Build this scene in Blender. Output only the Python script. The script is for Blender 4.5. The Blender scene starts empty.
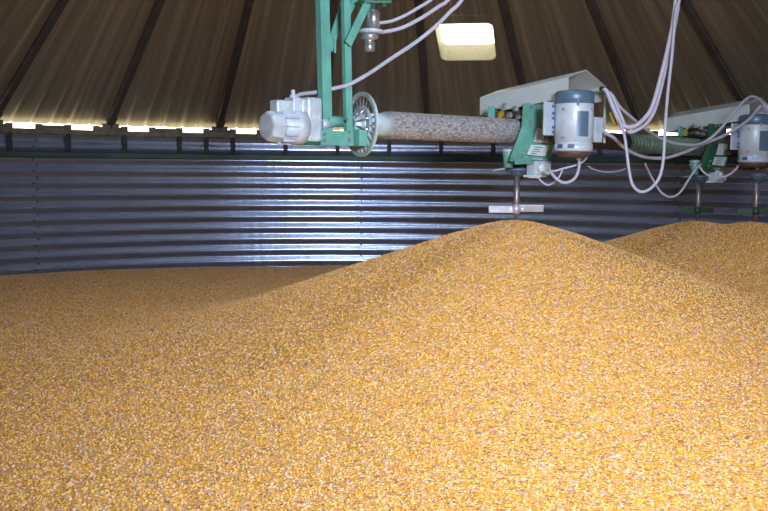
import bpy, bmesh, math, random
from mathutils import Vector, Matrix, noise
random.seed(7)
C = bpy.context.scene.collection
PI = math.pi
# ------------------------------------------------------------------ dimensions
R = 4.547            # bin radius, eave at z = 0
N = 30               # roof panels
SL = math.tan(0.509) # roof pitch
PH = -0.108          # azimuth of the first roof rib
CAM = Vector((0.047, -4.215, -0.317))
YAW, PIT, ROL = 0.002, -0.093, 0.009
FPX = 947.4
_r = Vector((math.cos(YAW), -math.sin(YAW), 0))
_F = Vector((math.sin(YAW)*math.cos(PIT), math.cos(YAW)*math.cos(PIT), math.sin(PIT)))
_U = _r.cross(_F)
RX = _r*math.cos(ROL) + _U*math.sin(ROL)
UX = -_r*math.sin(ROL) + _U*math.cos(ROL)
UD = Vector((0.743, 0.669, 0))       # direction of the stirrer arm, from the bin axis outwards
VD = Vector((0.669, -0.743, 0))      # sideways to it, towards the camera
Z = Vector((0, 0, 1))

def ray(px, py):
    return _F + RX*((px-384)/FPX) - UX*((py-255.5)/FPX)
def at(px, py, d):
    return CAM + ray(px, py)*d
def L(t, s, z):
    return UD*t + VD*s + Z*z
def on_s(px, py, s):                  # where the sight line meets the vertical plane s
    d = ray(px, py); k = (s - VD.dot(CAM))/VD.dot(d); return CAM + d*k
def pol(r, a, z):
    return Vector((r*math.sin(a), r*math.cos(a), z))

# ------------------------------------------------------------------ materials
def mat(name, col, rough=0.5, metal=0.0, var=0.0, vscale=20, bump=0.0, bscale=60, spec=0.5, col2=None, stretch=None):
    m = bpy.data.materials.new(name); m.use_nodes = True
    nt = m.node_tree; b = nt.nodes['Principled BSDF']
    b.inputs['Roughness'].default_value = rough; b.inputs['Metallic'].default_value = metal
    b.inputs['Specular IOR Level'].default_value = spec
    tc = nt.nodes.new('ShaderNodeTexCoord'); mp = nt.nodes.new('ShaderNodeMapping')
    nt.links.new(tc.outputs['Object'], mp.inputs[0])
    if stretch: mp.inputs['Scale'].default_value = stretch
    nz = nt.nodes.new('ShaderNodeTexNoise'); nz.inputs['Scale'].default_value = vscale; nz.inputs['Detail'].default_value = 6
    nt.links.new(mp.outputs[0], nz.inputs['Vector'])
    rp = nt.nodes.new('ShaderNodeValToRGB')
    c2 = col2 or tuple(max(0, c*(1-var)) for c in col)
    rp.color_ramp.elements[0].position = 0.35; rp.color_ramp.elements[0].color = (*c2, 1)
    rp.color_ramp.elements[1].position = 0.65; rp.color_ramp.elements[1].color = (*col, 1)
    nt.links.new(nz.outputs['Fac'], rp.inputs[0]); nt.links.new(rp.outputs[0], b.inputs['Base Color'])
    if bump:
        n2 = nt.nodes.new('ShaderNodeTexNoise'); n2.inputs['Scale'].default_value = bscale; n2.inputs['Detail'].default_value = 4
        nt.links.new(mp.outputs[0], n2.inputs['Vector'])
        bp = nt.nodes.new('ShaderNodeBump'); bp.inputs['Strength'].default_value = bump; bp.inputs['Distance'].default_value = 0.01
        nt.links.new(n2.outputs['Fac'], bp.inputs['Height']); nt.links.new(bp.outputs[0], b.inputs['Normal'])
    return m
M = {}
M['wall'] = mat('galvanised_wall', (0.38, 0.48, 0.80), 0.20, 0.80, 0.14, 3, 0.12, 22, stretch=(1, 1, .12))
M['roof'] = mat('galvanised_roof', (0.42, 0.35, 0.26), 0.42, 0.6, 0.3, 2.2, 0.05, 60)
M['rib'] = mat('roof_rib_metal', (0.10, 0.085, 0.075), 0.6, 0.3, 0.3, 8)
M['clip'] = mat('dusty_bracket_metal', (0.20, 0.17, 0.14), 0.6, 0.5, 0.4, 15)
M['strap'] = mat('dark_strap_metal', (0.05, 0.055, 0.055), 0.6, 0.4, 0.4, 30)
M['ring'] = mat('stiffener_dark_green', (0.05, 0.085, 0.07), 0.5, 0.5, 0.3, 6)
M['green'] = mat('mint_green_paint', (0.14, 0.42, 0.37), 0.42, 0.0, 0.25, 14, 0.05, 80)
M['dgreen'] = mat('deep_green_paint', (0.022, 0.12, 0.065), 0.45, 0.0, 0.3, 14)
M['hood'] = mat('grey_sheet_metal', (0.56, 0.65, 0.70), 0.45, 0.25, 0.12, 6, 0.03, 40)
M['motor'] = mat('dusty_motor_paint', (0.55, 0.65, 0.80), 0.4, 0.1, 0.22, 12, 0.05, 60)
M['steel'] = mat('bright_steel', (0.62, 0.66, 0.74), 0.28, 0.85, 0.3, 14)
M['band'] = mat('blue_grey_band', (0.10, 0.17, 0.27), 0.4, 0.2, 0.2, 20)
M['cast'] = mat('cast_pale_metal', (0.56, 0.65, 0.80), 0.5, 0.2, 0.25, 25, 0.1, 80)
M['disc'] = mat('slotted_disc_metal', (0.50, 0.62, 0.70), 0.42, 0.2, 0.3, 20)
M['tube'] = mat('mottled_galvanised_tube', (0.58, 0.57, 0.62), 0.5, 0.3, 0.0, 110, 0.6, 200, col2=(0.17, 0.16, 0.20), stretch=(.5, .5, 1.4))
M['dtube'] = mat('dusty_maroon_tube_and_shade', (0.11, 0.07, 0.06), 0.6, 0.2, 0.3, 30)
M['coil'] = mat('ribbed_green_sleeve', (0.15, 0.23, 0.18), 0.45, 0.3, 0.5, 40)
M['black'] = mat('black_rubber', (0.02, 0.02, 0.022), 0.55, 0, 0.2, 30)
M['cable'] = mat('grey_cable_jacket', (0.42, 0.42, 0.56), 0.5, 0, 0.12, 20)
M['decal'] = mat('pale_decal', (0.68, 0.76, 0.84), 0.5, 0, 0.15, 120)
M['yellow'] = mat('yellow_plastic', (0.50, 0.38, 0.04), 0.5, 0, 0.2, 30)
M['shaft'] = mat('worn_shaft_steel', (0.34, 0.29, 0.31), 0.4, 0.7, 0.3, 30)
M['blade'] = mat('bright_blade_steel', (0.66, 0.66, 0.76), 0.4, 0.4, 0.2, 30)
M['collar'] = mat('dusty_cream_collar', (0.26, 0.235, 0.15), 0.6, 0, 0.12, 40)
M['cover'] = mat('white_cover', (0.85, 0.85, 0.85), 0.5, 0, 0.05, 8)
M['ground'] = mat('pale_gravel', (0.62, 0.58, 0.45), 0.9, 0, 0.3, 3)

def streaks(m, base, dark, pale):
    nt = m.node_tree; b = nt.nodes['Principled BSDF']
    tc = nt.nodes.new('ShaderNodeTexCoord'); sp = nt.nodes.new('ShaderNodeSeparateXYZ'); nt.links.new(tc.outputs['Object'], sp.inputs[0])
    at = nt.nodes.new('ShaderNodeMath'); at.operation = 'ARCTAN2'; nt.links.new(sp.outputs[0], at.inputs[0]); nt.links.new(sp.outputs[1], at.inputs[1])
    ln = nt.nodes.new('ShaderNodeVectorMath'); ln.operation = 'LENGTH'; nt.links.new(tc.outputs['Object'], ln.inputs[0])
    cb = nt.nodes.new('ShaderNodeCombineXYZ'); nt.links.new(at.outputs[0], cb.inputs[0]); nt.links.new(ln.outputs['Value'], cb.inputs[1])
    mp = nt.nodes.new('ShaderNodeMapping'); mp.inputs['Scale'].default_value = (70, .45, 1); nt.links.new(cb.outputs[0], mp.inputs[0])
    nz = nt.nodes.new('ShaderNodeTexNoise'); nz.inputs['Scale'].default_value = 1; nz.inputs['Detail'].default_value = 5; nt.links.new(mp.outputs[0], nz.inputs['Vector'])
    rp = nt.nodes.new('ShaderNodeValToRGB'); cr = rp.color_ramp
    cr.elements[0].position = .32; cr.elements[0].color = (*dark, 1); cr.elements[1].position = .74; cr.elements[1].color = (*pale, 1)
    e = cr.elements.new(.52); e.color = (*base, 1)
    nt.links.new(nz.outputs['Fac'], rp.inputs[0]); nt.links.new(rp.outputs[0], b.inputs['Base Color'])
streaks(M['roof'], (.36, .31, .23), (.29, .24, .175), (.53, .47, .36))
# ------------------------------------------------------------------ mesh helpers
class MB:
    def __init__(s): s.b = bmesh.new()
    def box(s, c, ax, h, bev=0.0):
        """c centre, ax three unit vectors, h half sizes"""
        b2 = bmesh.new(); bmesh.ops.create_cube(b2, size=2)
        if bev:
            for v in b2.verts: v.co = Vector((v.co.x*h[0], v.co.y*h[1], v.co.z*h[2]))
            bmesh.ops.bevel(b2, geom=b2.edges[:], offset=bev, segments=2, affect='EDGES', profile=0.5)
            for v in b2.verts: v.co = c + ax[0]*v.co.x + ax[1]*v.co.y + ax[2]*v.co.z
        else:
            for v in b2.verts: v.co = c + ax[0]*v.co.x*h[0] + ax[1]*v.co.y*h[1] + ax[2]*v.co.z*h[2]
        s.add(b2); return s
    def add(s, b2):
        me = bpy.data.meshes.new('t'); b2.to_mesh(me); b2.free(); s.b.from_mesh(me); bpy.data.meshes.remove(me)
    def lathe(s, p0, axis, prof, seg=32, smooth=True, cap=True):
        """prof = [(distance along axis, radius), ...]"""
        a = axis.normalized(); t = Vector((0, 0, 1)) if abs(a.z) < .9 else Vector((1, 0, 0))
        x = a.cross(t).normalized(); y = a.cross(x)
        rings = []
        for d, r in prof:
            rings.append([s.b.verts.new(p0 + a*d + (x*math.cos(2*PI*i/seg) + y*math.sin(2*PI*i/seg))*r) for i in range(seg)])
        for A, B in zip(rings, rings[1:]):
            for i in range(seg):
                f = s.b.faces.new((A[i], A[(i+1) % seg], B[(i+1) % seg], B[i])); f.smooth = smooth
        if cap:
            s.b.faces.new(rings[0][::-1]); s.b.faces.new(rings[-1])
        return s
    def tube(s, pts, r, seg=10):
        rings = []; up = None
        for i, p in enumerate(pts):
            q = (pts[min(i+1, len(pts)-1)] - pts[max(i-1, 0)]).normalized()
            if up is None: up = q.cross(Vector((0.3, 0.5, 0.8))).normalized()
            up = (up - q*up.dot(q)).normalized(); w = q.cross(up)
            rings.append([s.b.verts.new(p + (up*math.cos(2*PI*k/seg) + w*math.sin(2*PI*k/seg))*r) for k in range(seg)])
        for A, B in zip(rings, rings[1:]):
            for k in range(seg):
                f = s.b.faces.new((A[k], A[(k+1) % seg], B[(k+1) % seg], B[k])); f.smooth = True
        s.b.faces.new(rings[0][::-1]); s.b.faces.new(rings[-1]); return s
    def prism(s, poly, ext):
        """poly: list of points, ext: extrusion vector"""
        A = [s.b.verts.new(p) for p in poly]; B = [s.b.verts.new(p+ext) for p in poly]
        n = len(poly)
        s.b.faces.new(A[::-1]); s.b.faces.new(B)
        for i in range(n): s.b.faces.new((A[i], A[(i+1) % n], B[(i+1) % n], B[i]))
        return s
    def build(s, name, m, parent=None, origin=None):
        bmesh.ops.recalc_face_normals(s.b, faces=s.b.faces[:])
        if origin is None and parent is not None:      # parts share the origin of their thing
            q = parent
            while q.parent is not None: q = q.parent
            org = Vector(q.location)
        else: org = origin
        if org is not None:
            for v in s.b.verts: v.co -= org
        me = bpy.data.meshes.new(name); s.b.to_mesh(me); s.b.free()
        me.materials.append(m); o = bpy.data.objects.new(name, me); C.objects.link(o)
        if parent is not None:
            o.parent = parent
        elif origin is not None: o.location = origin
        return o
    def each(s, name, m, parent):
        """one object per separate piece"""
        s.b.verts.index_update(); s.b.faces.index_update(); s.b.verts.ensure_lookup_table(); seen = set(); out = []
        for v in s.b.verts:
            if v.index in seen: continue
            st = [v]; seen.add(v.index); isl = []
            while st:
                q = st.pop(); isl.append(q)
                for e in q.link_edges:
                    w_ = e.other_vert(q)
                    if w_.index not in seen: seen.add(w_.index); st.append(w_)
            k = MB(); mp = {q.index: k.b.verts.new(q.co) for q in isl}
            fs = {f for q in isl for f in q.link_faces}
            for f in sorted(fs, key=lambda f: f.index): k.b.faces.new([mp[x.index] for x in f.verts]).smooth = f.smooth
            out.append(k.build(name, m, parent))
        s.b.free(); return out
def tag(o, label=None, cat=None, group=None, kind=None):
    if label: o['label'] = label
    if cat: o['category'] = cat
    if group: o['group'] = group
    if kind: o['kind'] = kind
    return o
def thing(name, loc, label, cat, group=None):
    o = bpy.data.objects.new(name, None); o.empty_display_size = .1; o.location = loc; C.objects.link(o)
    return tag(o, label, cat, group)
def spline(pts, n=12):
    out = []
    P = [pts[0]*2-pts[1]] + list(pts) + [pts[-1]*2-pts[-2]]
    for i in range(1, len(P)-2):
        a, b, c, d = P[i-1:i+3]
        for k in range(n):
            t = k/n
            out.append(0.5*((2*b) + (c-a)*t + (2*a-5*b+4*c-d)*t*t + (3*b-a-3*c+d)*t**3))
    out.append(pts[-1]); return out
AX = (UD, VD, Z)

# ------------------------------------------------------------------ setting: wall
PITCH = 0.1016; WTOP = -0.030; WBOT = -1.75
b = bmesh.new(); seg = 360
zs = []; z = WTOP
while z > WBOT: zs.append(z); z -= PITCH/14
rows = []
for z in zs:
    r = R + 0.0075*math.cos(2*PI*(z+0.320)/PITCH)   # dark troughs at -0.320 - n*pitch
    rows.append([b.verts.new(pol(r, 2*PI*i/seg, z)) for i in range(seg)])
for A, B in zip(rows, rows[1:]):
    for i in range(seg):
        f = b.faces.new((A[i], A[(i+1) % seg], B[(i+1) % seg], B[i])); f.smooth = True
m = MB(); m.b = b; wall = m.build('wall_round', M['wall']); wall['kind'] = 'structure'
# seams of the wall sheets: lapped edge with two staggered columns of bolts
def seam(a):
    m = MB()
    n = int((WTOP-0.05-WBOT)/PITCH)
    for k in range(n*2):
        z = WTOP-0.04-k*PITCH/2
        r = R + 0.0075*math.cos(2*PI*(z+0.320)/PITCH)
        aa = a + (0.0035 if k % 2 else -0.0035)
        m.lathe(pol(r+.004, aa, z), -pol(1, aa, 0), [(0, .009), (.009, .009), (.013, .005)], 6, False)
    m.each('seam_bolt', M['strap'], wall)
for k in range(-1, 2): seam(-0.036 + k*3*2*PI/N)
# stiffener ring under the eave: an angle running round the wall
def ringprof(prof, mt, name, parent=None, seg=240):
    b = bmesh.new(); rows = []
    for r, z in prof: rows.append([b.verts.new(pol(r, 2*PI*i/seg, z)) for i in range(seg)])
    rows.append(rows[0])
    for A, B in zip(rows, rows[1:]):
        for i in range(seg):
            f = b.faces.new((A[i], A[(i+1) % seg], B[(i+1) % seg], B[i]))
    m = MB(); m.b = b; return m.build(name, mt, parent)
o = ringprof([(R-.008, -.212), (R-.034, -.214), (R-.038, -.219), (R-.038, -.258), (R-.034, -.263), (R-.008, -.265)], M['ring'], 'trim_1'); o['kind'] = 'structure'
o = ringprof([(R-.008, WTOP+.002), (R-.018, WTOP), (R-.018, -.072), (R-.024, -.075), (R-.024, -.079), (R-.008, -.079)], M['clip'], 'trim_2'); o['kind'] = 'structure'
eave = o
# eave plates and hanging straps
for k in range(-14, 15):
    a = PH + 0.5*k*2*PI/N
    if abs(a) > 1.45: continue
    t = Vector((math.cos(a), -math.sin(a), 0)); n = -pol(1, a, 0)
    m = MB(); c = pol(R-.032, a, -.040)
    m.box(c, (t, n, Z), (.145, .005, .030), .002)
    m.box(c+t*.118+Z*.030, (t, n, Z), (.028, .014, .020), .003)
    m.box(c-t*.118+Z*.030, (t, n, Z), (.028, .014, .020), .003)
    m.box(c+Z*.033+n*.004, (t, n, Z), (.09, .012, .008), .002)
    if k % 2 == 0: m.box(c+Z*.050+n*.004, (t, n, Z), (.07, .010, .020), .002)
    for q in (-.11, -.04, .04, .11): m.lathe(c+t*q+n*.004-Z*.008, n, [(0, .008), (.008, .007)], 6, False)
    m.build('eave_plate', M['clip'], eave)
    offs = [.118] if k not in (-2,) else [.118, -.118]
    for q in offs:
        m = MB(); cc = c+t*q
        m.box(cc-Z*.10+n*.002, (t, n, Z), (.016, .004, .075), .001)
        m.box(cc-Z*.10+t*.016+n*.008, (t, n, Z), (.002, .010, .075))
        for zz in (-.045, -.08, -.13, -.155): m.lathe(cc+Z*zz+n*.006, n, [(0, .007), (.007, .006)], 6, False)
        m.build('eave_strap', M['strap'], eave)

# ------------------------------------------------------------------ setting: roof (ceiling)
ZR = 0.032          # roof sheet height over the eave line at r = R
def roofz(r): return ZR + (R - r)*SL
panel = 2*PI/N
VENT_A = None
def roof_off(u):
    """section of one roof panel, u in 0..1 between two ribs"""
    h = 0.0
    for k in range(1, 6):
        d = abs(u-k/6.0)
        if d < .022: h = max(h, 0.011*(1-d/.022))
    return h
def tri_hit(px, py):            # sight line to the roof cone
    d = ray(px, py); lo, hi = 1.0, 9.5
    for _ in range(60):
        k = (lo+hi)/2; p = CAM + d*k; r = math.hypot(p.x, p.y)
        if p.z < roofz(r) and r < R+.2: lo = k
        else: hi = k
    return CAM + d*lo
q1 = tri_hit(436, 24); q2 = tri_hit(493, 22); q3 = tri_hit(440, 60.5); q4 = tri_hit(495, 58.5)
vr0 = (math.hypot(q3.x, q3.y)+math.hypot(q4.x, q4.y))/2; vr1 = (math.hypot(q1.x, q1.y)+math.hypot(q2.x, q2.y))/2
va = (math.atan2(q3.x, q3.y)+math.atan2(q4.x, q4.y)+math.atan2(q1.x, q1.y)+math.atan2(q2.x, q2.y))/4
vrm = (vr0+vr1)/2
vw = ((q4-q3).length+(q2-q1).length)/4*1.0; vh = (vr0-vr1)/2/math.cos(math.atan(SL))
HA, HR0, HR1, HW = PI - 0.235, 4.28, 3.61, 0.34        # access hatch in the roof above the photographer
def in_hole(p, a0, rm, hw, hr):
    e = pol(1, a0, 0); t = Vector((math.cos(a0), -math.sin(a0), 0))
    x = p.x*t.x + p.y*t.y; y = p.x*e.x + p.y*e.y - rm
    return abs(x) < hw and abs(y) < hr
b = bmesh.new(); MU = 60; rad = [R+.035-.0]
rr = R+.03; rads = []
while rr > 0.45: rads.append(rr); rr -= 0.045
us = [k/MU for k in range(MU)]
rows = []
for r in rads:
    rows.append([b.verts.new(pol(r, PH+(k+u)*panel, roofz(r)-0*.001+roof_off(u))) for k in range(N) for u in us])
n = N*MU; hc = math.cos(math.atan(SL))
for A, B in zip(rows, rows[1:]):
    for i in range(n):
        c = (A[i].co + B[(i+1) % n].co)/2
        if in_hole(c, va, vrm, vw+.03, (vh+.03)*hc): continue
        if in_hole(c, HA, (HR0+HR1)/2, HW, (HR0-HR1)/2): continue
        f = b.faces.new((A[i], A[(i+1) % n], B[(i+1) % n], B[i])); f.smooth = True
m = MB(); m.b = b; ceil = m.build('ceiling', M['roof']); ceil['kind'] = 'structure'
m = MB(); m.lathe(Vector((0, 0, roofz(.5)-.02)), Z, [(0, .52), (.0, .40), (.16, .40), (.16, .42), (.01, .52)], 40, False, False); m.build('peak_collar', M['roof'], ceil)
for k in range(N):           # folded rib at each panel joint
    a = PH + k*panel
    e = pol(1, a, 0); t = Vector((math.cos(a), -math.sin(a), 0))
    nrm = (Z*1 + e*SL).normalized(); dn = (e - Z*SL).normalized()
    m = MB()
    c0 = pol(R-.02, a, roofz(R-.02)); c1 = pol(.5, a, roofz(.5))
    sec = [(-.032, .004), (-.032, -.022), (-.024, -.034), (.024, -.034), (.032, -.022), (.032, .004)]
    A = [m.b.verts.new(c0 + t*x + nrm*y) for x, y in sec]; B = [m.b.verts.new(c1 + t*x*.8 + nrm*y*.8) for x, y in sec]
    for i in range(len(sec)-1): m.b.faces.new((A[i], A[i+1], B[i+1], B[i]))
    m.b.faces.new(A[::-1]); m.b.faces.new(B)
    m.build('roof_rib', M['rib'], ceil)
    if abs(a if a < PI else a-2*PI) < 1.5:
        m = MB()
        m.prism([c0+t*-.004-dn*.16-nrm*.026, c0+t*-.004+dn*.004-nrm*.026, c0+t*-.004+dn*.004-nrm*.03-Z*.035-e*.012], t*.008)
        m.box(c0-nrm*.032-dn*.07, (t, dn, nrm), (.034, .05, .003))
        for x in (-.025, .025): m.lathe(c0-nrm*.034-dn*.07+t*x, -nrm, [(0, .008), (.01, .006)], 6, False)
        m.build('rib_foot', M['clip'], ceil)
        m = MB()      # bright lapped lip beside the rib
        m.prism([c0+t*.033-nrm*.001, c0+t*.045-nrm*.001, c0+t*.045-nrm*.008, c0+t*.033-nrm*.008], c1-c0)
        m.build('panel_lip', M['roof'], ceil)

# roof vent opening with its collar
def rrect(w, h, r, n=6):
    o = []
    for cx, cy, a0 in ((w-r, h-r, 0), (-w+r, h-r, PI/2), (-w+r, -h+r, PI), (w-r, -h+r, 1.5*PI)):
        for i in range(n+1):
            a = a0 + PI/2*i/n; o.append((cx+r*math.cos(a), cy+r*math.sin(a)))
    return o
e = pol(1, va, 0); t = Vector((math.cos(va), -math.sin(va), 0)); nrm = (Z + e*SL).normalized(); dn = (e - Z*SL).normalized()
c = pol(vrm, va, roofz(vrm))
def loft(m, loops):
    L_ = [[m.b.verts.new(p) for p in lp] for lp in loops]
    for A, B in zip(L_, L_[1:]):
        k = len(A)
        for i in range(k):
            f = m.b.faces.new((A[i], A[(i+1) % k], B[(i+1) % k], B[i])); f.smooth = False
def lp(w, h, r, z): return [c + t*x + dn*y + nrm*z for x, y in rrect(w, h, r)]
m = MB()
loft(m, [lp(vw+.014, vh+.014, .04, -.004), lp(vw+.014, vh+.014, .04, -.008), lp(vw+.003, vh+.003, .055, -.008), lp(vw, vh, .055, -.002), lp(vw, vh, .055, .15), lp(vw+.006, vh+.006, .035, .15), lp(vw+.006, vh+.006, .035, .0)])
vent = tag(m.build('window_1', M['collar']), kind='structure')
m = MB(); loft(m, [lp(vw+.095, vh+.095, .03, -.0005), lp(vw+.095, vh+.095, .03, -.004), lp(vw+.012, vh+.012, .04, -.004), lp(vw+.012, vh+.012, .04, .01)])
m.build('vent_flange', M['roof'], vent)
# access hatch frame above and behind the photographer
he = pol(1, HA, 0); ht = Vector((math.cos(HA), -math.sin(HA), 0)); hn = (Z + he*SL).normalized(); hd = (he - Z*SL).normalized()
hr = (HR0+HR1)/2; c = pol(hr, HA, roofz(hr)); hh = (HR0-HR1)/2/hc
t, dn, nrm = ht, hd, hn
m = MB()
loft(m, [lp(HW+.05, hh+.05, .03, -.002), lp(HW+.05, hh+.05, .03, -.008), lp(HW-.01, hh-.01, .02, -.008), lp(HW-.01, hh-.01, .02, .09), lp(HW+.0, hh+.0, .02, .09)])
tag(m.build('window_2', M['collar']), kind='structure')
HATCH_C, HATCH_N, HATCH_T = c.copy(), nrm.copy(), t.copy()

# ground outside, seen by the light that comes under the eave
m = MB(); m.lathe(Vector((0, 0, -5.2)), Z, [(0, 40), (.01, 40)], 48, False); tag(m.build('floor', M['ground']), kind='structure')

# ------------------------------------------------------------------ corn
A1 = L(.984, 0, 0); A2 = L(2.78, 0, 0); A3 = L(2.78, .39, 0)
CONES = [(A1+UD*.012, -.583, .35, .13), (A2, -.645, .335, .12), (A3, -.632, .335, .12)]
def smax(a, b, k):
    h = max(k-abs(a-b), 0)/k; return max(a, b) + h*h*k*.25
def gh(x, y):
    z = -1.235 + .010*noise.noise(Vector((x*.9, y*.9, 0)))
    if y > -1: z += .012*max(0, -x-1.1)*min(1, y+1)
    h = -9
    for p, top, s, a in CONES:
        r = math.hypot(x-p.x, y-p.y)
        c = top - s*(math.sqrt(r*r+a*a)-a)
        h = smax(h, c, .05)
    z = smax(z, h, .22)
    z += .006*noise.noise(Vector((x*3, y*3, 4))) + .0035*noise.noise(Vector((x*9, y*9, 1)))
    return z
b = bmesh.new(); rows = []; NA, NR = 220, 140
dens = []
for j in range(NR+1):
    r = (R+.004)*(j/NR)
    rows.append([])
    for i in range(NA if j else 1):
        p = pol(r, 2*PI*i/NA, 0); v = b.verts.new((p.x, p.y, gh(p.x, p.y))); rows[-1].append(v)
for j in range(NR):
    A, B = rows[j], rows[j+1]
    for i in range(NA):
        if j == 0: f = b.faces.new((A[0], B[i], B[(i+1) % NA]))
        else: f = b.faces.new((A[i], B[i], B[(i+1) % NA], A[(i+1) % NA]))
        f.smooth = True
me = bpy.data.meshes.new('corn_grain'); b.to_mesh(me); b.free()
at_ = me.attributes.new('dens', 'FLOAT', 'POINT')
for v in me.vertices:
    d = v.co - CAM; k = 0.0
    q = abs(d.x)/max(d.y, .01)
    if d.y > 1.0 and q < .9: k = 1.0 if q < .55 else .75
    at_.data[v.index].value = k

def corn_mat(name, kernel):
    m = bpy.data.materials.new(name); m.use_nodes = True; nt = m.node_tree; bs = nt.nodes['Principled BSDF']
    bs.inputs['Roughness'].default_value = .42; bs.inputs['Specular IOR Level'].default_value = .45
    rp = nt.nodes.new('ShaderNodeValToRGB'); cr = rp.color_ramp; cr.interpolation = 'LINEAR'
    stops = [(0, (.40, .17, .08)), (.16, (.76, .34, .05)), (.38, (.82, .44, .055)), (.60, (.86, .52, .08)), (.74, (.74, .36, .12)), (.85, (.88, .65, .54)), (1, (.34, .15, .12))]
    while len(cr.elements) < len(stops): cr.elements.new(.5)
    for el, (p, c_) in zip(cr.elements, stops): el.position = p; el.color = (*c_, 1)
    if kernel:
        oi = nt.nodes.new('ShaderNodeObjectInfo'); nt.links.new(oi.outputs['Random'], rp.inputs[0])
        an = nt.nodes.new('ShaderNodeAttribute'); an.attribute_name = 'tip'
        mx = nt.nodes.new('ShaderNodeMix'); mx.data_type = 'RGBA'
        mx.inputs['B'].default_value = (.93, .78, .58, 1)
        nt.links.new(an.outputs['Fac'], mx.inputs['Factor']); nt.links.new(rp.outputs[0], mx.inputs['A'])
        nt.links.new(mx.outputs['Result'], bs.inputs['Base Color'])
    else:
        tc = nt.nodes.new('ShaderNodeTexCoord'); vo = nt.nodes.new('ShaderNodeTexVoronoi'); vo.inputs['Scale'].default_value = 115
        nt.links.new(tc.outputs['Object'], vo.inputs['Vector'])
        sp = nt.nodes.new('ShaderNodeSeparateColor'); nt.links.new(vo.outputs['Color'], sp.inputs[0]); nt.links.new(sp.outputs[0], rp.inputs[0])
        nt.links.new(rp.outputs[0], bs.inputs['Base Color'])
        bp = nt.nodes.new('ShaderNodeBump'); bp.invert = True; bp.inputs['Strength'].default_value = .8; bp.inputs['Distance'].default_value = .006
        nt.links.new(vo.outputs['Distance'], bp.inputs['Height']); nt.links.new(bp.outputs[0], bs.inputs['Normal'])
    return m
CM, CK = corn_mat('corn_surface', False), corn_mat('corn_kernels', True)
me.materials.append(CM)
corn = bpy.data.objects.new('corn_grain', me); C.objects.link(corn)
tag(corn, 'golden loose corn kernels heaped in cones across the bottom of the bin', 'corn', kind='stuff')
ng = bpy.data.node_groups.new('kernels', 'GeometryNodeTree')
ng.interface.new_socket('Geometry', in_out='INPUT', socket_type='NodeSocketGeometry')
ng.interface.new_socket('Geometry', in_out='OUTPUT', socket_type='NodeSocketGeometry')
G = ng.nodes; LK = ng.links
gi = G.new('NodeGroupInput'); go = G.new('NodeGroupOutput')
dp = G.new('GeometryNodeDistributePointsOnFaces'); dp.distribute_method = 'RANDOM'
na = G.new('GeometryNodeInputNamedAttribute'); na.data_type = 'FLOAT'; na.inputs['Name'].default_value = 'dens'
mu = G.new('ShaderNodeMath'); mu.operation = 'MULTIPLY'; mu.inputs[1].default_value = 12500.0
LK.new(na.outputs['Attribute'], mu.inputs[0]); LK.new(gi.outputs[0], dp.inputs['Mesh']); LK.new(mu.outputs[0], dp.inputs['Density'])
us_ = G.new('GeometryNodeMeshUVSphere'); us_.inputs['Segments'].default_value = 8; us_.inputs['Rings'].default_value = 6; us_.inputs['Radius'].default_value = 1
pos = G.new('GeometryNodeInputPosition'); sx = G.new('ShaderNodeSeparateXYZ'); LK.new(pos.outputs[0], sx.inputs[0])
# wedge: wide crown, narrow pale tip (z is the length of the kernel)
wd = G.new('ShaderNodeMath'); wd.operation = 'MULTIPLY_ADD'; wd.inputs[1].default_value = .38; wd.inputs[2].default_value = .85; LK.new(sx.outputs['Z'], wd.inputs[0])
def mul(a, bv, k=None):
    n_ = G.new('ShaderNodeMath'); n_.operation = 'MULTIPLY'; LK.new(a, n_.inputs[0])
    if k is None: LK.new(bv, n_.inputs[1])
    else: n_.inputs[1].default_value = k
    return n_.outputs[0]
X = mul(mul(sx.outputs['X'], wd.outputs[0]), None, .0056); Y = mul(mul(sx.outputs['Y'], wd.outputs[0]), None, .0032); Zz = mul(sx.outputs['Z'], None, .0069)
cx = G.new('ShaderNodeCombineXYZ'); LK.new(X, cx.inputs[0]); LK.new(Y, cx.inputs[1]); LK.new(Zz, cx.inputs[2])
tp = G.new('ShaderNodeMapRange'); tp.inputs['From Min'].default_value = -.25; tp.inputs['From Max'].default_value = -.95; LK.new(sx.outputs['Z'], tp.inputs['Value'])
sn = G.new('GeometryNodeStoreNamedAttribute'); sn.data_type = 'FLOAT'; sn.inputs['Name'].default_value = 'tip'
LK.new(us_.outputs['Mesh'], sn.inputs['Geometry']); LK.new(tp.outputs[0], sn.inputs['Value'])
spn = G.new('GeometryNodeSetPosition'); LK.new(sn.outputs[0], spn.inputs['Geometry']); LK.new(cx.outputs[0], spn.inputs['Position'])
ss = G.new('GeometryNodeSetShadeSmooth'); LK.new(spn.outputs[0], ss.inputs[0])
sm = G.new('GeometryNodeSetMaterial'); sm.inputs['Material'].default_value = CK; LK.new(ss.outputs[0], sm.inputs['Geometry'])
ip = G.new('GeometryNodeInstanceOnPoints'); ro = G.new('FunctionNodeRandomValue'); ro.data_type = 'FLOAT'; ro.inputs[2].default_value = -.002; ro.inputs[3].default_value = .009
vm = G.new('ShaderNodeVectorMath'); vm.operation = 'SCALE'; LK.new(dp.outputs['Normal'], vm.inputs[0]); LK.new(ro.outputs[1], vm.inputs['Scale'])
so = G.new('GeometryNodeSetPosition'); LK.new(dp.outputs['Points'], so.inputs['Geometry']); LK.new(vm.outputs[0], so.inputs['Offset'])
LK.new(so.outputs[0], ip.inputs['Points']); LK.new(sm.outputs[0], ip.inputs['Instance'])
rv = G.new('FunctionNodeRandomValue'); rv.data_type = 'FLOAT_VECTOR'; rv.inputs['Max'].default_value = (6.283, 6.283, 6.283)
LK.new(rv.outputs[0], ip.inputs['Rotation'])
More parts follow.
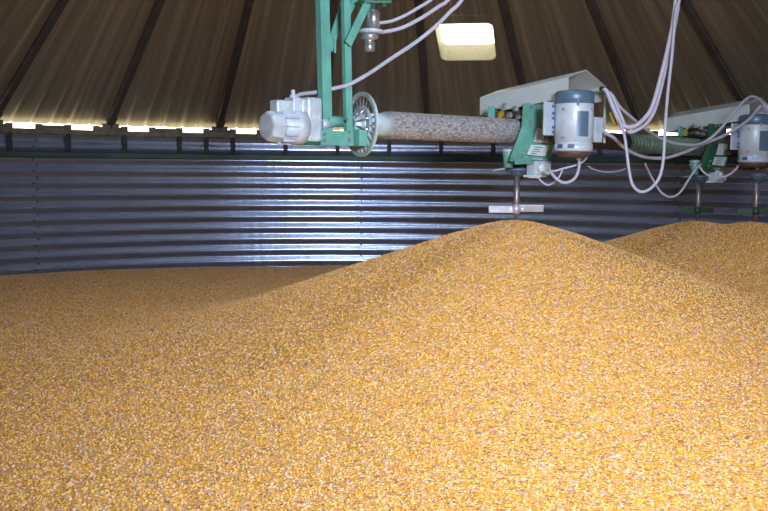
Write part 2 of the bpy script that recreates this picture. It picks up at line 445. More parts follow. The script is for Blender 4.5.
rs = G.new('FunctionNodeRandomValue'); rs.data_type = 'FLOAT'; rs.inputs[2].default_value = .8; rs.inputs[3].default_value = 1.2
LK.new(rs.outputs[1], ip.inputs['Scale'])
jg = G.new('GeometryNodeJoinGeometry'); LK.new(gi.outputs[0], jg.inputs[0]); LK.new(ip.outputs[0], jg.inputs[0]); LK.new(jg.outputs[0], go.inputs[0])
md = corn.modifiers.new('kernels', 'NODES'); md.node_group = ng

# ------------------------------------------------------------------ central drive frame
ZT = CAM.z + .187        # height of the arm tube axis
fr = thing('drive_frame', L(-.2, 0, -.05), 'mint green painted steel frame hanging from the roof peak beside the pale gear motor', 'frame')
def post(name, pt, pb, w, dpt):
    m = MB(); ax = (pt-pb).normalized(); x = UD; y = VD
    ln = (pt-pb).length/2; c = (pt+pb)/2
    m.box(c+y*dpt, (x, y, ax), (w, .003, ln), .0012)            # web facing the camera
    m.box(c-x*(w-.003), (x, y, ax), (.003, dpt, ln), .001)
    m.box(c+x*(w-.003), (x, y, ax), (.003, dpt, ln), .001)
    return m.build(name, M['green'], fr)
pA0 = on_s(325.8, 144, .02); pA1 = on_s(322, -6, .02); k = (2.25-pA0.z)/(pA1.z-pA0.z)
post('post', pA0+(pA1-pA0)*k, pA0, .024, .016)
pB0 = on_s(348.3, 146, .05); pB1 = on_s(345.2, -6, .05); k = (2.25-pB0.z)/(pB1.z-pB0.z)
post('post', pB0+(pB1-pB0)*k, pB0, .017, .010)
def bar(name, p, q, w, th, side=VD, mt='green', parent=None):
    m = MB(); ax = (q-p).normalized(); x = ax.cross(side).normalized(); y = ax.cross(x)
    m.box((p+q)/2, (x, y, ax), (w, th, (q-p).length/2), min(.002, th*.4)); return m.build(name, M[mt], parent or fr)
bar('brace', on_s(329, 50, -.03), on_s(343, 8, -.03), .019, .003)
bar('brace', on_s(343, 8, -.03), on_s(357, -34, -.03), .019, .003)
bar('brace', on_s(348, 44, .085), on_s(376, -14, .085), .018, .004)
bar('brace', on_s(346, 18, .01), on_s(362, -16, .01), .014, .003)
bar('stub_bar', on_s(335, 38, -.02), on_s(335, 53, -.02), .005, .003)
m = MB()
b0 = on_s(320.7, 130, .075); b1 = on_s(353, 146, .075); bc = (b0+b1)/2
hx = abs((b1-b0).dot(UD))/2; hz = abs(b1.z-b0.z)/2
m.box(bc-VD*.0, (UD, VD, Z), (hx, .004, hz), .0015); m.box(bc-VD*.055+Z*(hz-.003), (UD, VD, Z), (hx, .055, .003)); m.box(bc-VD*.055-Z*(hz-.003), (UD, VD, Z), (hx, .055, .003))
m.box(bc-VD*.105, (UD, VD, Z), (hx, .004, hz), .0015)
m.build('base_channel', M['green'], fr)
m = MB(); b2 = on_s(356, 138, .045); m.box(b2, AX, (.022, .05, .035), .003); m.build('bearing_block', M['green'], fr)
m = MB()
for x_, y_ in ((349, 138), (349, 132), (349, 141), (324, 134), (324, 141), (346.5, 120)):
    p = on_s(x_, y_, .082); m.lathe(p, VD, [(0, .006), (.006, .006), (.007, .003)], 6, False)
m.each('bolt', M['steel'], fr)
m = MB(); m.box(L(-.16, .02, 2.27), AX, (.34, .05, .03), .004); m.build('hanger_beam', M['green'], fr)
# drive shaft between the posts
m = MB(); s0 = on_s(327, 121, .03); s1 = on_s(345, 121.5, .03)
m.lathe(Vector(s0), UD, [(0, .020), (.004, .0225), ((s1-s0).length, .0225)], 28); m.build('shaft_housing', M['green'], fr)
m = MB(); q = on_s(320.5, 124, .03); m.lathe(q, UD, [(0, .020), (.03, .022), (.034, .018), (.06, .018)], 24); m.build('coupling', M['cast'], fr)

# ------------------------------------------------------------------ gear motor left of the frame
gm = thing('gear_motor', on_s(300, 142, .03), 'pale blue-grey gear motor with octagonal end cap bolted left of the green frame', 'motor')
ga = on_s(266, 126, .03); gb = on_s(301, 124.5, .03); gl = (gb-ga).dot(UD); gz = 124.5
base = on_s(290, 125, .03)
m = MB(); m.lathe(ga-Z*.0, UD, [(0, .050), (.004, .058), (.03, .062), (.055, .064), (.058, .060)], 8, False); m.build('end_cap', M['cast'], gm)
m = MB(); m.lathe(ga+UD*.058, UD, [(0, .061), (.05, .063), (.07, .072), (gl-.062, .074)], 32)
for k in range(12):
    a = 2*PI*k/12; d = VD*math.cos(a)+Z*math.sin(a); tt = UD.cross(d)
    m.box(ga+UD*.09+d*.064, (UD, tt, d), (.032, .003, .007))
m.build('motor_body', M['cast'], gm)
g0 = on_s(302, 119, .03)
m = MB()
gc = (on_s(300, 97.5, .03)+on_s(320, 142, .03))/2
hh_ = (on_s(300, 97.5, .03).z - on_s(300, 142, .03).z)/2; hw_ = (on_s(320, 120, .03)-on_s(299, 120, .03)).dot(UD)/2
hw_ -= .016; GD = .045; gc = gc - UD*.008
m.box(gc, AX, (hw_, GD, hh_), .012)
m.box(gc-UD*(hw_+.012), AX, (.013, GD-.006, hh_*.9), .008)
for zz in (-.07, .0, .07):
    for yy in (-.03, .03): m.lathe(gc+VD*yy+Z*zz-UD*(hw_+.020), -UD, [(0, .009), (.01, .008)], 6, False)
for zz in (-.075, .075):
    for xx in (-.02, .02): m.lathe(gc+UD*xx+Z*zz+VD*(GD-.002), VD, [(0, .008), (.007, .007)], 6, False)
m.build('gear_housing', M['cast'], gm)
m = MB(); tb = on_s(283, 107, .03); m.box(tb, AX, (.048, .028, .026), .008); m.box(tb+UD*.050+Z*.010, AX, (.022, .032, .030), .006); m.build('terminal_box', M['cast'], gm)
m = MB(); m.box(gc-Z*(hh_+.006)+UD*.0, AX, (hw_*1.0, .04, .006), .001); m.build('foot_plate', M['dgreen'], gm)
m = MB(); m.lathe(on_s(293, 100, .03), Z, [(0, .014), (.02, .014), (.022, .009), (.04, .009)], 12); m.build('cable_gland', M['cast'], gm)

# ------------------------------------------------------------------ arm: slotted disc, tube, ribbed sleeve
arm = thing('stirrer_arm', L(0, 0, ZT), 'long mottled grey tube running from the slotted disc towards the bin wall', 'stirrer arm')
dc = on_s(361.5, 124.5, 0.02); tc_ = dc.dot(UD)
c = Vector(dc)
DN = Vector((.86, .51, 0)).normalized(); DL = Vector((.51, -.86, 0)).normalized()
m = MB(); RO, RI = .139, .080; ns = 22; TH = .006
def dd(r, a, w): return c + DL*(r*math.cos(a)) + Z*(r*math.sin(a)) + DN*w
def ringband(m, r0, r1, n=88, w0=-TH, w1=TH):
    L0 = [[m.b.verts.new(dd(r, 2*PI*i/n, w)) for i in range(n)] for r, w in ((r0, w0), (r1, w0), (r1, w1), (r0, w1))]
    L0.append(L0[0])
    for A, B in zip(L0, L0[1:]):
        for i in range(n): m.b.faces.new((A[i], A[(i+1) % n], B[(i+1) % n], B[i]))
ringband(m, RO-.017, RO); ringband(m, .030, RI)
for i in range(ns):         # vanes twisted like a fan guard
    a = 2*PI*i/ns; h = .0075/1
    P = [(RI-.002, a-.09, -TH), (RO-.012, a-.08, -TH), (RO-.012, a+.075, TH*1.2), (RI-.002, a+.09, TH*1.2)]
    V0 = [m.b.verts.new(dd(*p)) for p in P]; V1 = [m.b.verts.new(dd(p[0], p[1]+.02, p[2]+.002)) for p in P]
    m.b.faces.new(V0); m.b.faces.new(V1[::-1])
    for q in range(4): m.b.faces.new((V0[q], V0[(q+1) % 4], V1[(q+1) % 4], V1[q]))
m.build('slotted_disc', M['disc'], arm)
m = MB(); m.lathe(c-DN*.05, DN, [(0, .030), (.010, .036), (.035, .036), (.038, .050), (.052, .050)], 28)
for i in range(5):
    a = 2*PI*i/5+.4; m.lathe(dd(.043, a, -.014), -DN, [(0, .006), (.012, .006)], 6, False)
m.build('disc_hub', M['disc'], arm)
m = MB()
for i in range(4):
    a = -.9+.6*i; m.tube([dd(.02, a, -.05), dd(.05, a, -.03), dd(.085, a, -.012)], .004, 8)
m.each('hub_clip', M['steel'], arm)
t0 = tc_+.01
m = MB(); m.lathe(L(t0, 0, ZT), UD, [(0, .046), (.10, .050), (.16, .062)], 40); m.build('cone_collar', M['disc'], arm)
m = MB()
prof = []; d = .15; i = 0
while d < 1.12-t0:
    prof.append((d, .061+(.0012 if i % 2 else 0))); d += .004; i += 1
m.lathe(L(t0, 0, ZT), UD, prof, 56)
m.build('arm_tube', M['tube'], arm)
SAG = .0165
UT = (UD - Z*SAG)
def LA(t, s=0, dz=0): return L(t, s, ZT - SAG*t + dz)
m = MB(); m.lathe(LA(1.12-.0), UT, [(0, .046), (.02, .050), (.84, .050)], 32); m.build('inner_pipe', M['dtube'], arm)
m = MB(); prof = []; d = 0; i = 0
while d < 1.15: prof += [(d, .040), (d+.006, .055), (d+.018, .055), (d+.024, .040)]; d += .036
m.lathe(LA(1.94), UT, prof, 36, False); m.build('ribbed_sleeve', M['coil'], arm)
m = MB(); m.lathe(LA(3.1), UT, [(0, .048), (1.2, .048)], 28); m.build('inner_pipe', M['dtube'], arm)
m = MB(); m.lathe(LA(4.28), UT, [(0, .03), (.02, .09), (.06, .09), (.065, .03), (.16, .03)], 28); m.build('end_wheel', M['dgreen'], arm)

# ------------------------------------------------------------------ stirring units
def blade(name, c, parent, half=.137, hz=.0185, mt='blade', tilt=.35, az=0.0):
    m = MB(); x = (RX*math.cos(az) + VD*math.sin(az)); x.z = 0; x.normalize(); y = Z.cross(x)
    for sgn in (-1, 1):
        a = tilt*sgn; n_ = y*math.cos(a)+Z*math.sin(a); u_ = -y*math.sin(a)+Z*math.cos(a)
        m.box(c + x*sgn*(half/2+.004) + Z*.003*sgn, (x, n_, u_), (half/2, .003, hz), .0012)
    m.lathe(c-Z*.024, Z, [(0, .019), (.048, .019)], 20)
    for sgn in (-1, 1): m.lathe(c + x*sgn*.03 - y*.004, -y, [(0, .007), (.008, .006)], 6, False)
    return m.build(name, M[mt], parent)
def auger(c0, ztop, zblade, zend, parent):
    m = MB(); m.lathe(Vector((c0.x, c0.y, ztop)), -Z, [(0, .0155), (ztop-zblade+.03, .0155), (ztop-zblade+.035, .009), (ztop-zend, .009)], 20)
    return m.build('auger_shaft', M['shaft'], parent)

un = thing('stirring_machine', L(.984, 0, -.25), 'nearer stirring machine, its bright cross blade standing over the front corn peak', 'stirring machine', 'stirring machines on the arm')
S0, S1 = .345, -.23
NL, NAp, NR_ = on_s(568, 77, S0), on_s(586, 69.6, S0), on_s(606, 86.5, S0)
NLb, NRb = on_s(568, 97, S0), on_s(605.3, 101, S0)
FL, FLb = on_s(480, 97.5, S1), on_s(480, 115, S1)
FAp, FR, FRb = FL+(NAp-NL), FL+(NR_-NL), FLb+(NRb-NLb)
near = [NLb, NL, NAp, NR_, NRb]; far = [FLb, FL, FAp, FR, FRb]
def inset(sec):
    c_ = sum(sec, Vector())/len(sec); o_ = []
    for p in sec: d_ = (c_-p); d_ = UD*d_.dot(UD)+Z*d_.z; o_.append(p + d_.normalized()*.0045)
    return o_
m = MB()
for A, B in ((near, far),):
    a_ = [m.b.verts.new(p) for p in A]; b_ = [m.b.verts.new(p) for p in B]
    c_ = [m.b.verts.new(p) for p in inset(A)]; d_ = [m.b.verts.new(p) for p in inset(B)]
    for i in range(4):
        m.b.faces.new((a_[i], a_[i+1], b_[i+1], b_[i])); m.b.faces.new((c_[i+1], c_[i], d_[i], d_[i+1]))
        m.b.faces.new((a_[i+1], a_[i], c_[i], c_[i+1])); m.b.faces.new((b_[i], b_[i+1], d_[i+1], d_[i]))
    for i in (0, 4): m.b.faces.new((a_[i], b_[i], d_[i], c_[i]))
m.prism([p for p in inset(far)], VD*.003)
m.build('hood', M['hood'], un)
# motor
mc = on_s(573.9, 130, .38)
def mz(y): return on_s(573.9, y, .38).z
def ml(prof, name, mt, par=un, seg=40):
    m = MB(); z0 = prof[0][0]; m.lathe(Vector((mc.x, mc.y, z0)), -Z, [(z0-z, r) for z, r in prof], seg); return m.build(name, mt, par)
mot = ml([(mz(103), .087), (mz(104.5), .0905), (mz(142), .0905), (mz(142.3), .0875), (mz(144), .0875), (mz(144.3), .091), (mz(150), .091), (mz(151.5), .086)], 'motor', M['motor'])
ml([(mz(90), .04), (mz(91), .08), (mz(92), .088), (mz(93), .0925), (mz(103.5), .0925), (mz(104), .089)], 'motor_cap', M['band'], mot)
ml([(mz(151.3), .084), (mz(154), .080), (mz(157.5), .070), (mz(158), .02)], 'end_bell', M['dtube'], mot)  # underside shade and brown corn bounce put into the bell's colour
m = MB()
for k in (6, 7, 8):        # louvres at the foot of the motor
    a = 2*PI*k/10+.2; dr = VD*math.cos(a)+UD*math.sin(a); tt = dr.cross(Z)
    m.box(Vector((mc.x, mc.y, mz(146.5)))+dr*.0905, (tt, dr, Z), (.016, .0018, .010), .001)
m.each('louvre', M['band'], mot)
m = MB()
for i in range(9):         # curved blue-grey patch on the motor side
    a = -.80+i*.075
    dr0 = VD*math.cos(a)+UD*math.sin(a); dr1 = VD*math.cos(a+.075)+UD*math.sin(a+.075)
    p = [Vector((mc.x, mc.y, z))+d_*.0915 for d_, z in ((dr0, mz(137)), (dr1, mz(137)), (dr1, mz(112)), (dr0, mz(112)))]
    m.prism(p, (dr0+dr1)*.0006)
m.build('motor_patch', M['band'], mot)
m = MB()
for xx, yy in ((-1.5, 110), (-1.5, 138), (.1, 110), (.1, 138)):
    dr = VD*math.cos(xx)+UD*math.sin(xx); m.lathe(Vector((mc.x, mc.y, mz(yy)))+dr*.089, dr, [(0, .006), (.007, .005)], 8, False)
m.box(Vector((mc.x, mc.y, mz(104)))+(VD*math.cos(-.75)+UD*math.sin(-.75))*.094, AX, (.004, .004, .012))
m.each('screw', M['steel'], mot)
def rectbox(name, mt, x0, y0, x1, y1, s, dep, bev=.003, par=un):
    x0 = min(x0 + 264*dep, x1-3)
    a_ = on_s(x0, y0, s); b_ = on_s(x1, y1, s); c_ = (a_+b_)/2 - VD*dep
    m = MB(); m.box(c_, AX, (abs((b_-a_).dot(UD))/2, dep, abs(b_.z-a_.z)/2), bev); return m.build(name, M[mt], par)
jb = rectbox('junction_box', 'motor', 592.3, 117, 602.5, 142.5, .42, .014, .004)
m = MB()
for x_, y_ in ((594, 119), (600.5, 119.5), (594, 139.5), (600.5, 139.8)): m.lathe(on_s(x_, y_, .42), VD, [(0, .004), (.003, .003)], 8)
m.each('screw', M['steel'], jb)
bar('hood_strap', on_s(604.3, 143, .35), on_s(605.2, 88, .35), .007, .003, VD, 'hood', un)
rectbox('mount_plate', 'motor', 543.8, 101.5, 555.3, 135.5, .30, .006, .002)
m = MB()
for y_ in (106, 113, 118, 127, 132): m.lathe(on_s(553, y_, .305), VD, [(0, .007), (.012, .006), (.02, .003)], 6, False)
m.each('mount_bolt', M['band'], un)
rectbox('rubber_pad', 'dtube', 544.5, 136, 552.5, 142, .20, .014, .002)
# green side plates: one on each side of the tube
poly = [(528, 103), (544.5, 103), (544.5, 124), (554, 126), (552, 152), (549, 163), (516, 164.5), (514.5, 158), (519, 145), (526, 127)]
m = MB(); P = [on_s(x, y, .12) for x, y in poly]; m.prism(P, -VD*.008)
m.prism([on_s(x, y, .125) for x, y in ((526.2, 127), (528, 103), (529.6, 103), (527.8, 127.3))], -VD*.03)
m.prism([on_s(x, y, .125) for x, y in ((514.6, 158), (526.2, 127), (527.8, 127.3), (516.3, 158.5))], -VD*.03)
m.prism([on_s(x, y, .125) for x, y in ((514.6, 158.6), (549, 160), (549, 162), (514.6, 161))], -VD*.03)
m.build('side_plate', M['green'], un)
m = MB()
hp0 = L(1.07, 0, on_s(536, 104, 0).z+.005); m.box(hp0, AX, (.045, .06, .006), .002); m.build('top_plate', M['green'], un)
rectbox('hood_support', 'dgreen', 541, 101, 551, 160, .09, .012, .002)
def flat(name, pts, s, mt='decal', th=.003):
    m = MB(); m.prism([on_s(x, y, s) for x, y in pts], -VD*th); return m.build(name, M[mt], un)
flat('decal_plate', [(537.5, 128), (551.5, 129), (548, 143), (533.6, 142.2)], .135)
flat('decal_plate', [(531.2, 144.8), (549.4, 145.4), (545.4, 156.4), (527.2, 154.6)], .14)
m = MB()
for i, (yy, w) in enumerate(((147.3, 13), (149.5, 10), (151.7, 12), (153.5, 8))):
    sh = (yy-145)*-.38; p = on_s(531.5+sh+w/2+1.5, yy, .1415); m.box(p, AX, (w*.0025, .0006, .0018))
m.each('decal_line', M['band'], un)
m = MB()
for x_, y_ in ((531, 107), (536, 105.5), (541, 107), (524, 150), (522, 156), (530, 122), (541, 121), (543, 160), (530, 160)): m.lathe(on_s(x_, y_, .121), VD, [(0, .009), (.009, .008), (.012, .004)], 6, False)
m.each('plate_bolt', M['steel'], un)
# gearbox block below the plates
gb_ = rectbox('gearbox', 'motor', 527.5, 160.5, 551.5, 175.5, .13, .030, .008)
m = MB()
for x0, y0, x1, y1 in ((529, 158.5, 550, 161.5), (530, 175, 549, 177.3)):
    a_ = on_s(x0, y0, .125); b_ = on_s(x1, y1, .125); m.box((a_+b_)/2-VD*.03, AX, (abs((b_-a_).dot(UD))/2-.02, .030, abs(b_.z-a_.z)/2), .002)
for x_, y_ in ((536.5, 164), (548.5, 164), (536.5, 173), (548.5, 173)): m.lathe(on_s(x_, y_, .131), VD, [(0, .007), (.008, .006)], 6, False)
m.lathe(on_s(541, 168, .13), VD, [(0, .024), (.012, .022), (.014, .012)], 20)
m.each('gearbox_cover', M['decal'], gb_)
# auger bearing: cup, flange, hub
ac = on_s(517, 170, 0)
def az_(y): return on_s(517, y, 0).z
cu = on_s(508.7, 150, .02)
m = MB(); m.lathe(Vector((cu.x, cu.y, on_s(509, 149, .02).z)), -Z, [(0, .028), (.012, .032), (.016, .033), (.055, .026), (.094, .024)], 24); m.build('bearing_cup', M['green'], un)
m = MB(); m.lathe(Vector((cu.x, cu.y, on_s(509, 149, .02).z+.002)), -Z, [(0, .02), (.004, .034), (.018, .034)], 24); m.build('cup_rim', M['cast'], un)
m = MB(); m.lathe(Vector((ac.x, ac.y, az_(167.5))), -Z, [(0, .04), (.004, .058), (.014, .060), (.018, .050), (.026, .032), (.040, .030), (.042, .02)], 32)
for k in range(6):
    a = k*PI/3+.3; m.lathe(Vector((ac.x, ac.y, az_(171.5)))+UD*math.cos(a)*.048+VD*math.sin(a)*.048, -Z, [(0, .007), (.012, .007)], 6, False)
m.build('bearing_flange', M['band'], un)
m = MB(); m.box(on_s(519, 163, .0), AX, (.03, .03, .022), .006); m.build('bearing_housing', M['dgreen'], un)
bar('side_pin', on_s(493, 170.5, .0), on_s(506, 168, .0), .003, .003, VD, 'cast', un)
auger(ac, az_(172), az_(208.8), az_(225), un)
blade('cross_blade', Vector((ac.x, ac.y, az_(208.8))), un)
# drive pulleys, belt and brackets under the hood
zb = az_(95)-.0
m = MB()
m.lathe(Vector((ac.x, ac.y, az_(122))), Z, [(0, .03), (.02, .034), (.05, .034), (.06, .02), (zb-az_(122), .02)], 24); m.build('top_bearing', M['black'], un)
rectbox('hanger_bracket', 'green', 488, 106, 495, 119.5, -.06, .006, .002)
rectbox('hanger_bracket', 'dgreen', 494, 108.5, 512, 111.5, -.08, .012, .002)
rectbox('spacer', 'yellow', 498, 110, 504, 119, -.08, .008, .002)
m = MB()
for x_, y_ in ((508, 115), (514, 109), (520, 112), (517, 117), (524, 116), (503, 106)): m.lathe(on_s(x_, y_, .02), VD, [(0, .014), (.02, .014), (.03, .006)], 6, False)
m.each('hanger_bolt', M['steel'], un)
m = MB(); m.lathe(on_s(579, 160.5, .38), Z, [(0, .009), (.006, .012), (.018, .012), (.02, .016), (.03, .016)], 14); m.build('cable_gland', M['cast'], mot)
# ---- the farther machine: copy of the thing with its parts and sub-parts
def dup(root, d):
    r = root.copy(); C.objects.link(r); r.location = root.location + d
    for ch in list(root.children):
        c_ = ch.copy(); C.objects.link(c_); c_.parent = r
        for g in ch.children:
            e_ = g.copy(); C.objects.link(e_); e_.parent = c_
    return r
D2 = UD*(2.78-.984) - Z*.035
u2 = dup(un, D2)
u2['label'] = 'farther stirring machine at the right edge, with two dark augers and green blades'
for ch in u2.children:
    if ch.name.startswith('side_plate'): ch.data = ch.data.copy(); ch.data.materials[0] = M['dgreen']
A3p = L(2.78, .39, 0)
def a3(y): return on_s(757, y, .39).z
m = MB(); m.box(L(2.86, .27, a3(171)), AX, (.045, .17, .020), .004); m.build('carrier_bar', M['dtube'], u2)
m = MB(); m.lathe(Vector((A3p.x, A3p.y, a3(173))), -Z, [(0, .05), (.02, .052), (.03, .03), (.045, .028)], 28); m.build('bearing_flange', M['band'], u2)
auger(A3p, a3(175), a3(211), a3(224), u2)
blade('cross_blade', Vector((A3p.x, A3p.y, a3(211))), u2, .10, .018, 'ring', .3, .3)
for ch in list(u2.children):       # blade of the farther machine is a shorter green one
    if ch.name.startswith('cross_blade') and ch.data.materials[0] == M['blade']:
        bpy.data.objects.remove(ch)
zz_ = on_s(699, 210.5, 0).z; pz = L(2.78, 0, zz_)
blade('cross_blade', pz, u2, .10, .018, 'ring', .3, .0)

# ------------------------------------------------------------------ cable swivel beside the frame
sw = thing('cable_swivel', on_s(373, 34, .1), 'small pale domed cable swivel hanging right of the green frame', 'swivel')
sc_ = on_s(373.2, 20, .1)
def sz(y): return on_s(373.2, y, .1).z
m = MB(); m.lathe(Vector((sc_.x, sc_.y, sz(4))), -Z, [(0, .008), (sz(4)-sz(8), .009), (sz(4)-sz(9.5), .018), (sz(4)-sz(12), .027), (sz(4)-sz(30), .029)], 28); m.build('dome', M['steel'], sw)
m = MB(); m.lathe(Vector((sc_.x, sc_.y, sz(29.8)))-RX*.01, -Z, [(0, .05), (.004, .053), (.012, .053), (.016, .03)], 28); m.build('flange', M['cast'], sw)
m = MB(); m.lathe(Vector((sc_.x, sc_.y, sz(33.5)))-RX*.015, -Z, [(0, .026), (.008, .037), (.02, .036), (.026, .022), (.034, .017), (.037, .022), (.070, .022), (.074, .018)], 24); m.build('lower_knob', M['steel'], sw)
m = MB(); tp_ = Vector((sc_.x, sc_.y, sz(2.5))); m.box(tp_, (RX, VD, Z), (.058, .03, .006), .002)
for x in (-.045, .045): m.lathe(tp_+RX*x-Z*.018, Z, [(0, .012), (.022, .012), (.024, .009), (1.9, .009)], 8)
m.build('hanger_plate', M['dgreen'], sw)

# ------------------------------------------------------------------ cables
def cable(pts, r, label, name='power_cable', group=None, mt='cable'):
    P = [at(x, y, d) for x, y, d in pts]
    e0 = Vector((.22, .03, 2.3)) + RX*(pts[0][0]-679)*.02; e1 = Vector((.14, -.03, 2.3)) + VD*(pts[-1][0]-480)*.004
    if pts[0][1] < -20: P = [e0, P[0]*.55+e0*.45] + P      # led up to the roof peak
    if pts[-1][1] < -20: P = P + [P[-1]*.55+e1*.45, e1]
    m = MB(); m.tube(spline(P, 10), r, 10)
    o = m.build(name, M[mt], None, origin=P[0]); return tag(o, label, 'cable', group)
cable([(294, 99, 4.0), (300, 94.5, 4.0), (318, 92, 3.98), (336, 88, 3.98), (350, 84, 3.98), (368, 74, 4.0), (389, 60, 4.05), (409, 47, 4.1), (424, 36, 4.1), (437, 25, 4.1), (450, 12, 4.1), (463, -2, 4.1), (490, -50, 4.1)], .0085, 'grey cable sweeping up from the gear motor past the white roof vent')
cable([(380, 32.5, 4.16), (392, 30.5, 4.16), (404, 27, 4.16), (416, 21, 4.16), (427, 14.5, 4.16), (438, 7, 4.16), (450, -2, 4.16), (480, -40, 4.16)], .0085, 'grey cable leaving the foot of the domed swivel, lower of its two')
cable([(379, 23, 4.2), (390, 21.5, 4.2), (403, 16.5, 4.2), (418, 8, 4.2), (433, -2, 4.2), (470, -36, 4.2)], .0075, 'grey cable leaving the side of the domed swivel, upper of its two')
cable([(676, -60, 4.6), (676, -5, 4.6), (673.5, 20, 4.6), (669.5, 41, 4.6), (662.5, 71, 4.6), (652.5, 106, 4.6), (643, 120, 4.6), (632, 127, 4.6), (621, 123.5, 4.6), (613, 107, 4.6), (607, 92, 4.6), (603.5, 89, 4.62)], .0110, 'thick grey cable looping steeply from above to the hood tip of the nearer machine')
cable([(678, -60, 4.63), (679, -5, 4.63), (676, 20, 4.63), (671, 45, 4.63), (664.5, 74, 4.63), (656, 107, 4.63), (647, 123, 4.63), (636, 130.5, 4.63), (628, 131, 4.64), (620.5, 115, 4.64), (612, 96, 4.64), (604, 90, 4.64)], .0085, 'grey cable hugging the underside of the thick steep loop')
cable([(682, -60, 4.57), (680, -5, 4.57), (675.5, 14, 4.57), (672, 55, 4.57), (667.5, 96, 4.57), (665, 129, 4.57), (663.5, 158, 4.57), (659.5, 177, 4.57), (650.5, 188.5, 4.57), (640.5, 191.7, 4.57), (632.5, 184.5, 4.57), (629, 169.5, 4.57), (626.6, 151, 4.57), (624, 134, 4.58), (616, 112, 4.6), (608, 95, 4.62), (604, 89, 4.62)], .0075, 'thin grey cable dropping almost straight down into a deep narrow loop')
cable([(603, 118, 4.66), (601, 127, 4.66), (606, 133, 4.66), (614, 138, 4.7), (622, 146, 4.8), (633, 153, 4.9), (647, 157.5, 5.0), (665.7, 157.8, 5.1), (684.5, 152.3, 5.2), (703, 144, 5.3), (725, 135, 5.4), (747, 121, 5.45), (758, 109, 5.5), (764, 104, 5.5), (770, 112, 5.5)], .0088, 'lowest grey cable slung between the two stirring machines')
cable([(604, 88, 4.65), (612, 95, 4.65), (620, 107, 4.68), (634, 119.5, 4.75), (650, 132, 4.9), (665.7, 140.4, 5.0), (681, 144.2, 5.1), (700, 144, 5.2), (716, 133.5, 5.25), (731, 116, 5.3), (744, 101, 5.35), (753, 96.5, 5.4), (762, 102, 5.45), (766, 112, 5.5)], .0078, 'upper grey cable slung between the machines, arching over the farther hood')
cable([(645, 163, 5.6), (647, 168, 5.6), (656, 185, 5.6), (662, 193, 5.6), (669, 196.8, 5.6), (676, 195.5, 5.6), (682, 190, 5.6), (689, 179, 5.6), (696, 169, 5.6), (701, 164, 5.65)], .0062, 'slack thin cable hanging in a loop left of the farther auger')
cable([(699, 166, 5.62), (704, 172.5, 5.62), (712, 177, 5.62), (722, 177.2, 5.62), (730, 174, 5.62), (736, 169, 5.62), (738, 166, 5.62)], .0065, 'short drooping cable under the farther machine between its augers')
cable([(579, 158, 4.6), (579, 167, 4.6), (576, 176.5, 4.6), (570, 181.5, 4.6), (562.6, 182.4, 4.6), (555.6, 178, 4.6), (551, 172.5, 4.62), (548, 169.5, 4.66)], .0075, 'grey cable looping from the motor base down to the gearbox')
cable([(590, 152.5, 4.66), (584, 160.5, 4.64), (576, 165, 4.64), (563, 168.6, 4.64), (555, 171, 4.64), (548, 170.5, 4.67)], .0055, 'thin cable running from the junction box side to the gearbox')
cable([(563, 168.8, 4.67), (559, 177, 4.67), (553, 183, 4.67), (547, 184.8, 4.67), (541, 181, 4.67), (538, 177.8, 4.67), (528, 177.2, 4.67)], .0045, 'thinnest cable drooping below the gearbox of the nearer machine')
cable([(588, 166, 5.5), (594, 169.5, 5.5), (605, 172, 5.5), (617, 171.4, 5.5), (626, 168.5, 5.5)], .0045, 'fine wire sagging against the wall right of the nearer motor')
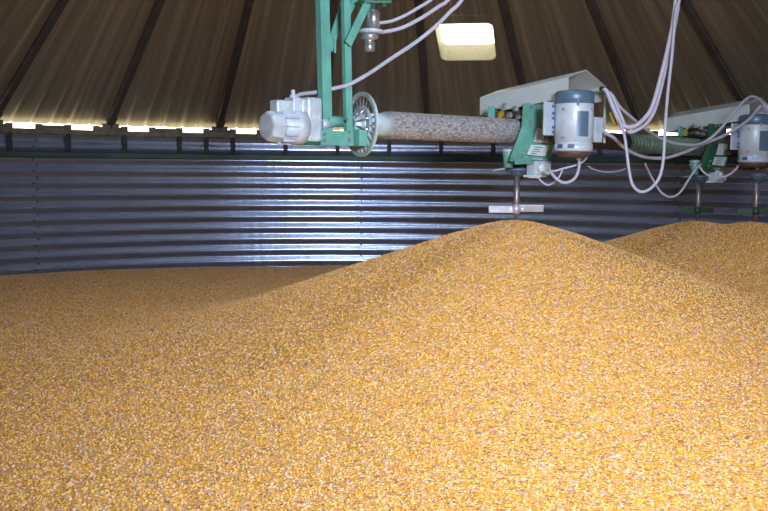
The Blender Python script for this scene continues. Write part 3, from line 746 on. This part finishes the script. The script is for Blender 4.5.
# cable ties
def tie(x, y, d, r, label, mt='black', h=.008, ax=None):
    m = MB(); a_ = ax or Vector((.3, .2, 1)); p = at(x, y, d)
    m.lathe(p-a_.normalized()*h/2, a_, [(0, r), (h, r)], 14); m.box(p+UD*r, AX, (.006, .006, .005), .001)
    o = m.build('cable_tie', M[mt], None, origin=Vector(p)); return tag(o, label, 'cable tie')
tie(604.5, 89.5, 4.63, .026, 'black tie round the cable bundle at the nearer hood tip', 'black', .012)
m = MB(); p = at(610.5, 111.5, 4.66); q = at(616, 125.5, 4.66); ax = (q-p)
m.lathe(p, ax, [(0, .006), (.01, .011), (ax.length*.6, .012), (ax.length, .007)], 10)
tag(m.build('wire_connector', M['yellow'], None, origin=Vector(p)), 'yellow connector hanging behind the cables right of the nearer motor', 'connector')

# ------------------------------------------------------------------ light, sky, camera
w = bpy.data.worlds.new('world'); bpy.context.scene.world = w; w.use_nodes = True
bg = w.node_tree.nodes['Background']; bg.inputs[0].default_value = (1.0, .97, .80, 1); bg.inputs[1].default_value = 5.0
def area(name, loc, target, sx, sy, power, col):
    l = bpy.data.lights.new(name, 'AREA'); l.shape = 'RECTANGLE'; l.size = sx; l.size_y = sy; l.energy = power; l.color = col
    o = bpy.data.objects.new(name, l); C.objects.link(o); o.location = loc
    o.rotation_euler = (target-loc).to_track_quat('-Z', 'Y').to_euler(); return o
hl = area('hatch_daylight', HATCH_C+HATCH_N*.02, HATCH_C+HATCH_N*.02 + Vector((-0.05, 1.0, -.13)), .62, .62, 116, (.82, .90, 1.0))
hl.data.spread = math.radians(125)
area('peak_daylight', Vector((0, 0, roofz(.5)+.08)), Vector((0, 0, 0)), .7, .7, 24, (.95, .97, 1.0))
cam = bpy.data.cameras.new('camera'); co = bpy.data.objects.new('camera', cam); C.objects.link(co)
cam.sensor_width = 36; cam.lens = FPX/768*36; cam.clip_start = .02
co.matrix_world = Matrix(((RX.x, UX.x, -_F.x, CAM.x), (RX.y, UX.y, -_F.y, CAM.y), (RX.z, UX.z, -_F.z, CAM.z), (0, 0, 0, 1)))
S = bpy.context.scene; S.camera = co
S.view_settings.view_transform = 'Standard'; S.view_settings.look = 'None'; S.view_settings.exposure = 0.0; S.view_settings.gamma = 1
S.cycles.use_denoising = True; S.cycles.max_bounces = 8; S.cycles.diffuse_bounces = 5; S.cycles.glossy_bounces = 4
S.cycles.sample_clamp_indirect = 8; S.cycles.caustics_reflective = False
